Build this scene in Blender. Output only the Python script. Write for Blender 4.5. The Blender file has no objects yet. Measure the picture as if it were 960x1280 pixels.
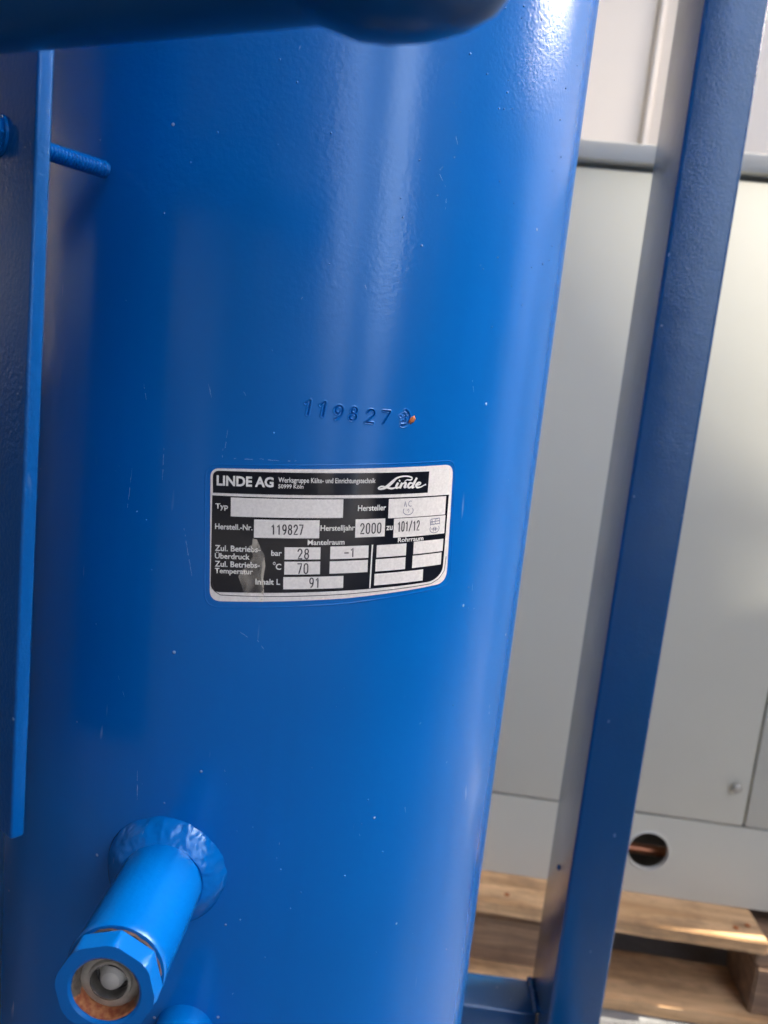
import bpy, bmesh, math, random
import numpy as np
from mathutils import Vector, Matrix

random.seed(7)
rng = np.random.default_rng(5)
rad = math.radians
S = bpy.context.scene
COL = S.collection
EYE = 0.861            # camera height above the ground (m)

# ------------------------------------------------------------------ camera
cam_d = bpy.data.cameras.new("camera")
cam = bpy.data.objects.new("camera", cam_d)
COL.objects.link(cam)
cam.matrix_world = (Matrix.Translation((0, 0, EYE)) @ Matrix.Rotation(rad(81.5), 4, 'X')
                    @ Matrix.Rotation(rad(6.1), 4, 'Z'))
cam_d.sensor_fit = 'HORIZONTAL'
cam_d.sensor_width = 36
cam_d.lens = 36 * 961 / 960
cam_d.clip_start = 0.01
cam_d.clip_end = 300
cam_d.dof.use_dof = True
cam_d.dof.focus_distance = 0.32
cam_d.dof.aperture_fstop = 16
S.camera = cam

# ------------------------------------------------------------------ light
SUN_EL, SUN_AZ = 36.0, 88.0
W = bpy.data.worlds.new("World")
S.world = W
W.use_nodes = True
wn = W.node_tree.nodes
wl = W.node_tree.links
wn.clear()
sky = wn.new('ShaderNodeTexSky')
sky.sky_type = 'NISHITA'
sky.sun_disc = False
sky.sun_elevation = rad(SUN_EL)
sky.sun_rotation = rad(SUN_AZ)
sky.air_density = 0.6
sky.ozone_density = 0.4
sky.dust_density = 7.0
bg = wn.new('ShaderNodeBackground')
bg.inputs['Strength'].default_value = 0.15
wo = wn.new('ShaderNodeOutputWorld')
wl.new(sky.outputs[0], bg.inputs[0])
wl.new(bg.outputs[0], wo.inputs[0])
sd = bpy.data.lights.new("sun", 'SUN')
sd.energy = 2.0
sd.angle = rad(0.5)
sd.color = (1.0, 0.93, 0.82)
sun = bpy.data.objects.new("sun", sd)
COL.objects.link(sun)
sdir = Vector((math.sin(rad(SUN_AZ)) * math.cos(rad(SUN_EL)), math.cos(rad(SUN_AZ)) * math.cos(rad(SUN_EL)),
               math.sin(rad(SUN_EL))))
sun.rotation_euler = sdir.to_track_quat('Z', 'Y').to_euler()
sun.location = (6, 2, 8)

S.view_settings.view_transform = 'Standard'
S.view_settings.look = 'None'
S.view_settings.exposure = 3.42
S.view_settings.gamma = 1
S.view_settings.use_curve_mapping = False

# ------------------------------------------------------------------ node helpers
def newmat(name):
    m = bpy.data.materials.new(name)
    m.use_nodes = True
    nt = m.node_tree
    nt.nodes.clear()
    out = nt.nodes.new('ShaderNodeOutputMaterial')
    b = nt.nodes.new('ShaderNodeBsdfPrincipled')
    nt.links.new(b.outputs[0], out.inputs[0])
    return m, nt, b

def N(nt, typ, **kw):
    n = nt.nodes.new(typ)
    for k, v in kw.items():
        if k in n.inputs:
            n.inputs[k].default_value = v
        else:
            setattr(n, k, v)
    return n

def coords(nt, scale=(1, 1, 1)):
    tc = nt.nodes.new('ShaderNodeTexCoord')
    mp = nt.nodes.new('ShaderNodeMapping')
    mp.inputs['Scale'].default_value = scale
    nt.links.new(tc.outputs['Object'], mp.inputs[0])
    return mp.outputs[0]

def noise(nt, vec, scale, detail=3, rough=0.5):
    n = N(nt, 'ShaderNodeTexNoise', Scale=scale, Detail=detail, Roughness=rough)
    nt.links.new(vec, n.inputs['Vector'])
    return n.outputs['Fac']

def ramp(nt, fac, p0, p1, c0=(0, 0, 0, 1), c1=(1, 1, 1, 1)):
    r = nt.nodes.new('ShaderNodeValToRGB')
    r.color_ramp.elements[0].position = p0
    r.color_ramp.elements[1].position = p1
    r.color_ramp.elements[0].color = c0
    r.color_ramp.elements[1].color = c1
    nt.links.new(fac, r.inputs[0])
    return r.outputs[0]

def mix(nt, fac, a, b):
    m = nt.nodes.new('ShaderNodeMix')
    m.data_type = 'RGBA'
    if isinstance(fac, (int, float)):
        m.inputs[0].default_value = fac
    else:
        nt.links.new(fac, m.inputs[0])
    for sock, v in ((m.inputs[6], a), (m.inputs[7], b)):
        if isinstance(v, tuple):
            sock.default_value = v if len(v) == 4 else (*v, 1)
        else:
            nt.links.new(v, sock)
    return m.outputs[2]

def math_(nt, op, a, b=0.0):
    m = nt.nodes.new('ShaderNodeMath')
    m.operation = op
    for i, v in enumerate((a, b)):
        if isinstance(v, (int, float)):
            m.inputs[i].default_value = v
        else:
            nt.links.new(v, m.inputs[i])
    return m.outputs[0]

def bump(nt, height, strength, dist, prev=None):
    b = nt.nodes.new('ShaderNodeBump')
    b.inputs['Strength'].default_value = strength
    b.inputs['Distance'].default_value = dist
    nt.links.new(height, b.inputs['Height'])
    if prev is not None:
        nt.links.new(prev, b.inputs['Normal'])
    return b.outputs[0]

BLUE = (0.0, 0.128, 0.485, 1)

def blue_paint(name, rough=0.24, peel=0.5, base=BLUE, top_peel=False, specks=True, coat=0.1):
    m, nt, b = newmat(name)
    v = coords(nt)
    big = noise(nt, v, 9, 4)
    col = mix(nt, ramp(nt, big, 0.3, 0.75), base, tuple(c * 0.88 for c in base[:3]))
    # drips and faint vertical brush marks in the paint
    vs = coords(nt, (90, 90, 3.5))
    streak = noise(nt, vs, 1.0, 2)
    col = mix(nt, math_(nt, 'MULTIPLY', ramp(nt, streak, 0.5, 0.8), 0.25), col, tuple(c * 0.8 for c in base[:3]))
    if specks:
        vo = N(nt, 'ShaderNodeTexVoronoi', Scale=70.0)
        nt.links.new(v, vo.inputs['Vector'])
        d = ramp(nt, vo.outputs['Distance'], 0.035, 0.055, (1, 1, 1, 1), (0, 0, 0, 1))
        sel = N(nt, 'ShaderNodeSeparateColor')
        nt.links.new(vo.outputs['Color'], sel.inputs[0])
        pick = ramp(nt, sel.outputs[0], 0.66, 0.68)
        sp = math_(nt, 'MULTIPLY', d, pick)
        # light scratches
        vsc = coords(nt, (260, 260, 30))
        sc = noise(nt, vsc, 1.0, 1)
        blot = noise(nt, v, 22, 2)
        scm = math_(nt, 'MULTIPLY', ramp(nt, sc, 0.735, 0.775), ramp(nt, blot, 0.53, 0.6))
        dust = math_(nt, 'MAXIMUM', sp, math_(nt, 'MULTIPLY', scm, 0.5))
        col = mix(nt, math_(nt, 'MULTIPLY', dust, 0.6), col, (0.35, 0.5, 0.7))
    nt.links.new(col, b.inputs['Base Color'])
    rr = noise(nt, v, 14, 4)
    rmap = nt.nodes.new('ShaderNodeMapRange')
    rmap.inputs[3].default_value = rough * 0.85
    rmap.inputs[4].default_value = rough * 1.25
    nt.links.new(rr, rmap.inputs[0])
    nt.links.new(rmap.outputs[0], b.inputs['Roughness'])
    # orange peel: fine cells, in patches
    fine = noise(nt, v, 520, 3, 0.55)
    mid = noise(nt, v, 170, 2, 0.5)
    patch = ramp(nt, noise(nt, v, 16, 3), 0.35, 0.7)
    if top_peel:
        tc = nt.nodes.new('ShaderNodeTexCoord')
        sx = nt.nodes.new('ShaderNodeSeparateXYZ')
        nt.links.new(tc.outputs['Object'], sx.inputs[0])
        mr = nt.nodes.new('ShaderNodeMapRange')
        mr.inputs[1].default_value = EYE - 0.03
        mr.inputs[2].default_value = EYE + 0.09
        mr.inputs[3].default_value = 0.18
        mr.inputs[4].default_value = 1.0
        nt.links.new(sx.outputs[2], mr.inputs[0])
        patch = math_(nt, 'MULTIPLY', math_(nt, 'ADD', patch, 0.55), mr.outputs[0])
    else:
        patch = math_(nt, 'ADD', math_(nt, 'MULTIPLY', patch, 0.8), 0.25)
    h = math_(nt, 'MULTIPLY', math_(nt, 'ADD', fine, math_(nt, 'MULTIPLY', mid, 0.45)), patch)
    n1 = bump(nt, h, peel, 0.0006)
    if specks:
        n1 = bump(nt, sp, 0.7, 0.0006, n1)
    nt.links.new(n1, b.inputs['Normal'])
    b.inputs['Coat Weight'].default_value = coat
    b.inputs['Coat Roughness'].default_value = 0.18
    b.inputs['IOR'].default_value = 1.5
    b.inputs['Specular Tint'].default_value = (0.5, 0.78, 1.0, 1)
    nt.links.new(n1, b.inputs['Coat Normal'])
    return m

def plain(name, color, rough=0.5, metal=0.0, var=0.08, scale=20, bscale=300, bstr=0.1, bdist=0.0003, coat=0):
    m, nt, b = newmat(name)
    v = coords(nt)
    n = noise(nt, v, scale, 5, 0.6)
    lo = tuple(c * (1 - var) for c in color[:3])
    hi = tuple(min(1, c * (1 + var)) for c in color[:3])
    nt.links.new(mix(nt, ramp(nt, n, 0.3, 0.7), lo, hi), b.inputs['Base Color'])
    b.inputs['Roughness'].default_value = rough
    b.inputs['Metallic'].default_value = metal
    b.inputs['Coat Weight'].default_value = coat
    nt.links.new(bump(nt, noise(nt, v, bscale, 3), bstr, bdist), b.inputs['Normal'])
    return m

def wood(name, c0, c1, seed=0.0):
    m, nt, b = newmat(name)
    tc = nt.nodes.new('ShaderNodeTexCoord')
    mp = nt.nodes.new('ShaderNodeMapping')
    mp.inputs['Scale'].default_value = (2.2, 26, 34)
    mp.inputs['Location'].default_value = (seed, seed * 2, seed)
    nt.links.new(tc.outputs['Object'], mp.inputs[0])
    v = mp.outputs[0]
    g = noise(nt, v, 2.2, 5, 0.6)
    wv = N(nt, 'ShaderNodeTexWave', Scale=1.3, Distortion=7.0, Detail=3.0)
    wv.bands_direction = 'Z'
    nt.links.new(v, wv.inputs['Vector'])
    base = mix(nt, ramp(nt, g, 0.38, 0.62), c0, c1)
    col = mix(nt, math_(nt, 'MULTIPLY', wv.outputs['Fac'], 0.35), base, tuple(c * 0.6 for c in c0))
    vo = N(nt, 'ShaderNodeTexVoronoi', Scale=7.0)
    v2 = coords(nt, (1, 1.6, 1.6))
    nt.links.new(v2, vo.inputs['Vector'])
    knot = ramp(nt, vo.outputs['Distance'], 0.05, 0.13, (1, 1, 1, 1), (0, 0, 0, 1))
    col = mix(nt, math_(nt, 'MULTIPLY', knot, 0.6), col, (0.09, 0.04, 0.02))
    dirt = ramp(nt, noise(nt, coords(nt, (0.5, 1, 1)), 26, 6, 0.7), 0.46, 0.66)
    col = mix(nt, math_(nt, 'MULTIPLY', dirt, 0.45), col, (0.14, 0.085, 0.05))
    nt.links.new(col, b.inputs['Base Color'])
    b.inputs['Roughness'].default_value = 0.6
    nt.links.new(bump(nt, g, 0.5, 0.002), b.inputs['Normal'])
    return m

M = {}
M['tank'] = blue_paint("tank_blue_paint", rough=0.22, peel=0.16, top_peel=True, coat=0.25)
M['blue'] = blue_paint("blue_steel_paint", rough=0.22, peel=0.35)
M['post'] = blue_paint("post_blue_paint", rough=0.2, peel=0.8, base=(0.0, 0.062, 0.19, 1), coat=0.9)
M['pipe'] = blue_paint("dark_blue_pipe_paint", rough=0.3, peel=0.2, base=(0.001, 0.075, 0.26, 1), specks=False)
M['nib'] = plain('paint_nib', (0.02, 0.17, 0.5), 0.15, 0, 0.1, 500, 500, 0.1, 0.0001, 0.6)
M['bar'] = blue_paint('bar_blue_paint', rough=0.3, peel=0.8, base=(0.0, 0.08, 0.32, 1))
M['silver'] = plain("brushed_silver_foil", (0.74, 0.73, 0.70), 0.36, 0.0, 0.10, 900, 1500, 0.25, 0.0001, 0.5)
M['black'] = plain("glossy_black_print", (0.008, 0.010, 0.016), 0.12, 0.0, 0.2, 60, 40, 0.12, 0.0008, 0.0)
M['white'] = plain("white_print", (0.75, 0.75, 0.72), 0.3, 0, 0.04)
M['ink'] = plain("black_engraving", (0.02, 0.02, 0.025), 0.4)
M['greyink'] = plain("worn_grey_stamp_ink", (0.16, 0.18, 0.24), 0.5)
M['dim'] = plain("film_edge", (0.02, 0.16, 0.5), 0.25, 0, 0.1, 60, 300, 0.2, 0.0003, 0.5)
M['rust'] = plain("orange_rust", (0.36, 0.11, 0.03), 0.8, 0, 0.7, 260, 900, 0.9, 0.0006)
def stained(name):
    m, nt, b = newmat(name)
    tc = nt.nodes.new('ShaderNodeTexCoord')
    sx = nt.nodes.new('ShaderNodeSeparateXYZ')
    nt.links.new(tc.outputs['Object'], sx.inputs[0])
    mr = nt.nodes.new('ShaderNodeMapRange')
    mr.inputs[1].default_value = EYE - 0.202 - 0.0005
    mr.inputs[2].default_value = EYE - 0.202 - 0.0085
    nt.links.new(sx.outputs[2], mr.inputs[0])
    v = coords(nt)
    nz_ = noise(nt, v, 330, 5, 0.65)
    k = ramp(nt, math_(nt, 'ADD', mr.outputs[0], math_(nt, 'MULTIPLY', nz_, 0.9)), 0.9, 1.2)
    rustc = mix(nt, ramp(nt, noise(nt, v, 500, 4), 0.35, 0.65), (0.20, 0.045, 0.018), (0.34, 0.15, 0.06))
    grey = mix(nt, ramp(nt, nz_, 0.4, 0.6), (0.07, 0.06, 0.05), (0.17, 0.15, 0.12))
    nt.links.new(mix(nt, k, grey, rustc), b.inputs['Base Color'])
    b.inputs['Roughness'].default_value = 0.55
    nt.links.new(bump(nt, noise(nt, v, 700, 4), 0.7, 0.0005), b.inputs['Normal'])
    return m
M['stain'] = stained("rust_stained_steel")
M['darkrust'] = plain("dark_rust_gap", (0.05, 0.03, 0.025), 0.8, 0, 0.6, 300, 900, 0.9, 0.0005)
M['steel'] = plain("dull_steel", (0.45, 0.43, 0.37), 0.35, 0.6, 0.25, 200, 700, 0.3, 0.0002)
M['ball'] = plain("white_plastic_ball", (0.85, 0.84, 0.78), 0.3, 0, 0.05)
M['cabinet'] = plain("light_grey_cabinet_paint", (0.58, 0.57, 0.48), 0.62, 0, 0.03, 3, 700, 0.08, 0.0003)
M['cabtop'] = plain("grey_cabinet_top", (0.60, 0.59, 0.52), 0.6, 0, 0.04, 3, 700, 0.08, 0.0003)
M['dark'] = plain("dark_interior", (0.04, 0.04, 0.045), 0.7)
M['copper'] = plain("dull_copper", (0.45, 0.18, 0.09), 0.35, 0.8, 0.2, 40)
M['pan'] = plain('dusty_grey_floor_pan', (0.13, 0.135, 0.12), 0.7, 0, 0.2, 20)
M['wall'] = plain("cream_white_wall_panel", (0.84, 0.78, 0.69), 0.55, 0, 0.02, 2, 200, 0.1, 0.0005)
M['wood_light'] = wood("pale_pine", (0.78, 0.50, 0.26), (0.50, 0.29, 0.13))
M['wood_brown'] = wood("weathered_pine", (0.38, 0.24, 0.14), (0.20, 0.125, 0.08), 3.0)
M['asphalt'] = plain("asphalt_ground", (0.06, 0.06, 0.062), 0.85, 0, 0.2, 30, 300, 0.6, 0.003)
M['concrete'] = plain("concrete_ground", (0.23, 0.23, 0.22), 0.85, 0, 0.25, 8, 90, 0.5, 0.004)
M['added_apron'] = plain('added_pale_apron', (0.32, 0.31, 0.295), 0.85, 0, 0.1, 3, 90, 0.3, 0.004)
M['hall_dark'] = plain("added_dark_grey", (0.03, 0.034, 0.042), 0.6, 0, 0.15, 3, 60, 0.1, 0.001)  # tones of the added unseen buildings, set for the tank's reflections
M['hall_light'] = plain("pale_render", (0.78, 0.74, 0.70), 0.7, 0, 0.05, 3, 60, 0.1, 0.001)
M['hall_mid'] = plain('added_mid_grey', (0.19, 0.185, 0.185), 0.7, 0, 0.05, 3, 60, 0.1, 0.001)
M['hall_light2'] = plain('added_pale_grey', (0.5, 0.5, 0.5), 0.7, 0, 0.05, 3, 60, 0.1, 0.001)
M['hall_white'] = plain('added_white_tone', (0.75, 0.75, 0.74), 0.6, 0, 0.04, 3, 60, 0.1, 0.001)
M['roof'] = plain("grey_blocker_sheet", (0.13, 0.13, 0.13), 0.6, 0, 0.05, 3, 60, 0.1, 0.001)
M['blocker_paint'] = plain("blue_grey_blocker_paint", (0.16, 0.24, 0.36), 0.5, 0, 0.1, 3, 60, 0.1, 0.001)
M['pale_box'] = plain("pale_reflector_grey", (0.55, 0.50, 0.44), 0.6, 0, 0.1, 14, 60, 0.3, 0.001)

# ------------------------------------------------------------------ mesh helpers
def link(name, me, mat, parent=None):
    if isinstance(me, bmesh.types.BMesh):
        d = bpy.data.meshes.new(name)
        me.to_mesh(d)
        me.free()
        me = d
    me.name = name
    me.materials.clear()
    me.materials.append(mat)
    o = bpy.data.objects.new(name, me)
    COL.objects.link(o)
    if parent is not None:
        o.parent = parent
    return o

def smooth(o, ang=35):
    me = o.data
    me.shade_smooth()
    me.set_sharp_from_angle(angle=rad(ang))
    return o

def thing(name, label, cat, loc=(0, 0, 0), rotz=0, group=None):
    e = bpy.data.objects.new(name, None)
    e.empty_display_size = 0.05
    COL.objects.link(e)
    e.location = loc
    e.rotation_euler = (0, 0, rotz)
    e['label'] = label
    e['category'] = cat
    if group:
        e['group'] = group
    return e

def tag(o, label, cat, group=None):
    o['label'] = label
    o['category'] = cat
    if group:
        o['group'] = group
    return o

def box_bm(x0, x1, y0, y1, z0, z1, bev=0.0, seg=2):
    bm = bmesh.new()
    bmesh.ops.create_cube(bm, size=1)
    bmesh.ops.scale(bm, vec=(x1 - x0, y1 - y0, z1 - z0), verts=bm.verts)
    bmesh.ops.translate(bm, vec=((x0 + x1) / 2, (y0 + y1) / 2, (z0 + z1) / 2), verts=bm.verts)
    if bev > 0:
        bmesh.ops.bevel(bm, geom=bm.edges[:], offset=bev, segments=seg, profile=0.5, affect='EDGES')
    return bm

def box(name, x0, x1, y0, y1, z0, z1, mat, parent=None, bev=0.0, seg=2):
    return smooth(link(name, box_bm(x0, x1, y0, y1, z0, z1, bev, seg), mat, parent))

def frame_axes(axis):
    a = Vector(axis).normalized()
    up = Vector((0, 0, 1)) if abs(a.z) < 0.9 else Vector((1, 0, 0))
    u = up.cross(a).normalized()
    v = a.cross(u)
    return a, u, v

def lathe(name, prof, origin, axis, mat, parent=None, n=64, sq=None, ang=35, closed=False):
    """profile [(along, radius)] swept round the axis; sq(theta) may vary the radius."""
    a, u, v = frame_axes(axis)
    o = Vector(origin)
    vs, fs = [], []
    for (s, r) in prof:
        for k in range(n):
            t = 2 * math.pi * k / n
            rr = r * (sq(t, s) if sq else 1)
            vs.append(o + a * s + u * (rr * math.cos(t)) + v * (rr * math.sin(t)))
    for i in range(len(prof) - 1):
        for k in range(n):
            k2 = (k + 1) % n
            fs.append((i * n + k, i * n + k2, (i + 1) * n + k2, (i + 1) * n + k))
    if closed:
        i = len(prof) - 1
        for k in range(n):
            k2 = (k + 1) % n
            fs.append((i * n + k, i * n + k2, k2, k))
    me = bpy.data.meshes.new(name)
    me.from_pydata([tuple(x) for x in vs], [], fs)
    bm = bmesh.new()
    bm.from_mesh(me)
    bmesh.ops.remove_doubles(bm, verts=bm.verts, dist=1e-7)
    bmesh.ops.recalc_face_normals(bm, faces=bm.faces)
    ob = link(name, bm, mat, parent)
    return smooth(ob, ang)

def filled_outline(name, loops, depth, mat, parent=None, bev=0.0):
    """flat shape with holes, in its local XY plane, extruded by depth both ways / 2"""
    cu = bpy.data.curves.new(name, 'CURVE')
    cu.dimensions = '2D'
    cu.fill_mode = 'BOTH'
    cu.extrude = depth / 2
    cu.bevel_depth = bev
    cu.bevel_resolution = 1
    for lp in loops:
        sp = cu.splines.new('POLY')
        sp.points.add(len(lp) - 1)
        for p, q in zip(sp.points, lp):
            p.co = (q[0], q[1], 0, 1)
        sp.use_cyclic_u = True
    tmp = bpy.data.objects.new("tmp", cu)
    COL.objects.link(tmp)
    dg = bpy.context.evaluated_depsgraph_get()
    me = bpy.data.meshes.new_from_object(tmp.evaluated_get(dg))
    bpy.data.objects.remove(tmp)
    return link(name, me, mat, parent)

# ------------------------------------------------------------------ tank geometry numbers
R = 0.137
CX, CY = -0.425 * R, 3.115 * R

def on_tank(s, z, off=0.0):
    """s = arc length from the side facing the camera (m), z relative to the eye"""
    p = s / R
    return (CX + (R + off) * math.sin(p), CY - (R + off) * math.cos(p), EYE + z)

# =================================================================== THE SETTING
o = box("ground", -20, 20, -20, 20, -0.3, -0.004, M['asphalt'])
o['kind'] = 'structure'
o = box("concrete_slab", -0.3, 4.6, 0.25, 3.1, -0.2, 0, M['concrete'])
o['kind'] = 'structure'
o = box("added_streak_apron", 4.604, 8.9, -2.0, 9.5, -0.2, 0, M['added_apron'])  # paler ground added to brighten the streak reflected in the tank
o['kind'] = 'structure'

# rear wall of cream panels (behind the cabinet)
YAW = rad(-3.8)
HALL_H = 4.5  # added hall, tall enough to keep the sun off the tank
wy = 3.2
rw = thing("facade", "cream white panelled wall standing behind the grey cabinet", "wall", (0, wy, 0), YAW)
xs = [-1.56, 0.838, 3.24, 4.6]
for a, b in zip(xs[:-1], xs[1:]):
    box("wall_panel", a + 0.018, b - 0.018, 0, 0.12, 0, 4.6, M['wall'], rw, 0.006)
for a in xs[1:-1]:
    box("joint_strip", a - 0.03, a + 0.03, 0.004, 0.10, 0, 4.6, M['wall'], rw, 0.003)
    box("cover_bead", a - 0.012, a + 0.012, -0.022, 0.0035, 0, 4.6, M['wall'], rw, 0.008, 3)

gt = thing("added_dark_screen", "unseen dark slatted screen added left of the cream wall", "screen", (-2.6, 3.25, 0))  # unseen dark slats added to darken the reflection at the tank's left
for k in range(22):
    box("slat", -1.0, 0.98, 0, 0.05, 0.01 + k * 0.2, 0.2 + k * 0.2, M['hall_dark'], gt, 0.012)

# unseen walls and buildings added to block sun and shape reflections
hw = thing("added_dark_wall", "unseen dark grey wall added on the left to darken reflections", "wall", (-1.9, 0, 0))  # unseen, added so the left side of the tank mirrors something dark
for k in range(14):
    box("added_wall_board", 0, 0.1, -4.0 + k * 0.5, -3.51 + k * 0.5, 0, 3.25, M['hall_dark'], hw, 0.008)

rb = thing("added_rear_building", "unseen building added behind the viewer to tone reflections", "building", (0, -4.2, 0))  # unseen, panel tones put pale and dark zones into the tank's reflection
box("added_plinth", -6, 1.75, -0.3, 0.02, 0, 1.15, M['hall_dark'], rb, 0.01)
xx = -6.0
k = 0
while xx < 1.6:
    w = [0.62, 0.42, 0.86][k % 3]
    w = min(w, 1.75 - xx)
    pale = xx > 0.9
    box("tone_panel", xx + 0.003, xx + w - 0.003, -0.3, 0, 1.152, 3.25, M['hall_light'] if pale else M['hall_mid'], rb, 0.01)
    if xx + w + 0.4 < 1.75:
        box("tone_strip", xx + w + 0.003, xx + w + 0.397, -0.2, -0.06, 1.152, 3.25, M['hall_mid'] if pale else M['hall_dark'], rb, 0.01)
    xx += w + 0.4
    k += 1

ct = thing("sun_blocker_hall", "unseen tall hall added on the right to block sun and shape reflections", "building", (3.0, 0, 0))  # unseen, added as sun blocker; board tones shape the reflections
box("body", 0.05, 4.3, -2.72, 1.10, 0.12, HALL_H, M['blocker_paint'], ct, 0.02)
for k in range(8, 17):
    y0 = -5.92 + k * 0.4
    box("lower_board", 0.0, 0.045, y0, y0 + 0.395, 0.2, 1.2, M['hall_dark'], ct, 0.01)
    box("upper_board", 0.0, 0.045, y0, y0 + 0.395, 1.204, HALL_H - 0.05, M['hall_light'] if k in (8, 10, 11) else (M['hall_dark'] if k > 12 else M['hall_mid']), ct, 0.01)

lw = thing("added_pale_wall", "unseen low pale wall added behind the viewer to shape reflections", "wall", (-2, -7.0, 0))  # unseen, added across the foot of the sky gap mirrored in the tank
for k in range(8):
    box("wall_panel", k * 2.0, k * 2.0 + 1.99, -0.2, 0, 0, 2.1, M['hall_light2'], lw, 0.01)

sl = thing("blocker", "unseen grey column added between the hall and the rear building", "blocker", (3.3, -4.9, 0))  # unseen column added to split the reflected sky into stripes
lathe("blocker_body", [(0, 0), (0, 0.55), (6.2, 0.55), (6.7, 0.15), (6.7, 0)], (0, 0, 0), (0, 0, 1), M['blocker_paint'], sl, 48)
for k in range(7):
    lathe("blocker_hoop", [(0, 0.555), (0.01, 0.572), (0.05, 0.572), (0.06, 0.555)], (0, 0, 0.4 + k * 0.9), (0, 0, 1), M['blocker_paint'], sl, 48, closed=True)

yb = thing("sky_blocker_building", "unseen pale building added on the right to cut the reflected sky", "building", (9.0, 0, 0))  # unseen, added to cut the open sky behind the tank's bright streak
for k in range(8):
    box("wall_panel", 0, 0.2, -1.5 + k * 1.5, -0.01 - 0.0 + k * 1.5, 0, 5.7, M['hall_white'], yb, 0.01)

aw = thing("shield", "grey sheet awning added unseen over the cream wall to cut sky light", "shield", (0, 3.15, 3.5), YAW)  # unseen sheet added to hold sky light off the cream wall
for k in range(5):
    box("shield_sheet", -1.3 + k * 1.15, -0.154 + k * 1.15, -0.55, -0.03, 0, 0.04, M['roof'], aw, 0.004)

cp = thing("baffle", "grey sheet roof added unseen over the left of the yard", "baffle", (0, 0, 0))  # unseen roof added to hold sky light off the left of the tank
BAFFLE_X = 0.9
for k in range(7):
    box("baffle_sheet", -2.0 + k * (BAFFLE_X + 2) / 7 + 0.002, -2.0 + (k + 1) * (BAFFLE_X + 2) / 7 - 0.002, -4.15, 3.0, 3.3, 3.34, M['roof'], cp, 0.005)
for y in (-2.4, 0.1, 2.7):
    box("baffle_rafter", -1.99, BAFFLE_X - 0.01, y, y + 0.08, 3.16, 3.298, M['hall_mid'], cp, 0.005)

# =================================================================== CABINET
cab = thing("metal_cabinet", "light grey sheet metal cabinet on a wooden pallet behind the blue post", "cabinet",
            (0, 1.1306, 0.144), YAW)
Z = 0.144
def cb(name, x0, x1, y0, y1, z0, z1, mat, bev=0.0025):
    return box(name, x0, x1, y0, y1, z0 - Z, z1 - Z, mat, cab, bev)
seam = [-0.22, 0.5945, 1.2]
for a, b in zip(seam[:-1], seam[1:]):
    cb("door_panel", a + 0.0015, b - 0.0015, 0, 0.02, 0.2765, 1.2, M['cabinet'])
box("cabinet_core", -0.21, 1.19, 0.022, 0.022 + 0.01, 0.2765 - Z + 0.001, 1.2 - Z, M['dark'], cab)
cb("top_cover", -0.235, 1.215, -0.014, 0.62, 1.2065, 1.2305, M['cabtop'], 0.0015)
box("side_panel", -0.22, -0.2, 0.033, 0.6, 0.001, 1.2 - Z, M['cabinet'], cab)
box("side_panel", 1.18, 1.2, 0.033, 0.6, 0.001, 1.2 - Z, M['cabinet'], cab)
box("back_panel", -0.2, 1.18, 0.58, 0.6, 0.14, 1.2 - Z, M['dark'], cab)
box("floor_pan", -0.198, 1.178, 0.023, 0.34, 0.001, 0.006, M['pan'], cab)
# base panel with round cable hole
hx, hz, hr = 0.4615, 0.2147 - Z, 0.0325
loop = [(-0.22, 0.0), (1.2, 0.0), (1.2, 0.2728 - Z), (-0.22, 0.2728 - Z)]
hole = [(hx + hr * math.cos(t), hz + hr * math.sin(t)) for t in [2 * math.pi * i / 56 for i in range(56)]]
bp = filled_outline("base_panel", [loop, hole], 0.004, M['cabinet'], cab, 0.0008)
bp.rotation_euler = (rad(90), 0, 0)
bp.location = (0, 0.004, 0)
# lipped edge of the hole
lathe("hole_rim", [(0, hr - 0.0005), (0.0015, hr + 0.001), (0.004, hr - 0.0005), (0.008, hr - 0.001), (0.008, hr - 0.0025), (0, hr - 0.002)],
      (hx, 0.0, hz), (0, 1, 0), M['cabtop'], cab, 48, closed=True)
lathe("copper_pipe", [(0, 0), (0, 0.008), (1.2, 0.008), (1.2, 0)], (-0.1, 0.042, hz - 0.021), (1, 0, 0), M['copper'], cab, 20)
lathe("lock_knob", [(0, 0.0), (0, 0.0045), (0.004, 0.0075), (0.009, 0.0068), (0.0105, 0.004), (0.0105, 0)],
      (0.5711, 0.0, 0.339 - Z), (0, -1, 0), M['steel'], cab, 24)

# =================================================================== PALLET
pal = thing("wooden_pallet", "worn pine pallet under the grey cabinet, knots in its front board", "pallet",
            (0, 1.058, 0), YAW)
def wb(name, x0, x1, y0, y1, z0, z1, mat, bev=0.002):
    bm = box_bm(x0, x1, y0, y1, z0, z1)
    bmesh.ops.subdivide_edges(bm, edges=[e for e in bm.edges if e.calc_length() > 0.3], cuts=14)
    for v in bm.verts:
        v.co.y += random.uniform(-1, 1) * 0.0012
        v.co.z += random.uniform(-1, 1) * 0.0008
    bmesh.ops.bevel(bm, geom=[e for e in bm.edges if len(e.link_faces) == 2 and e.calc_face_angle() > 1.0],
                    offset=bev, segments=2, affect='EDGES')
    return smooth(link(name, bm, mat, pal), 40)
XR = 0.622
yy = 0.0
for wdt in (0.145, 0.1, 0.145, 0.1, 0.145):
    wb("top_board", -0.215, XR, yy, yy + wdt, 0.121, 0.143, M['wood_light'])
    yy += wdt + 0.041
for (a, b) in ((-0.215, -0.07), (0.15, 0.31), (XR - 0.01, XR + 0.12)):
    wb("cross_board", a, b, 0.075 if a < 0.5 else 0.008, 0.8, 0.0985, 0.1205, M['wood_brown'])
    for y in (0.03 if a < 0.5 else 0.004, 0.36, 0.70):
        wb("block", a + 0.002, b - 0.002, y, y + 0.1, 0.0225, 0.098, M['wood_brown'], 0.003)
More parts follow.
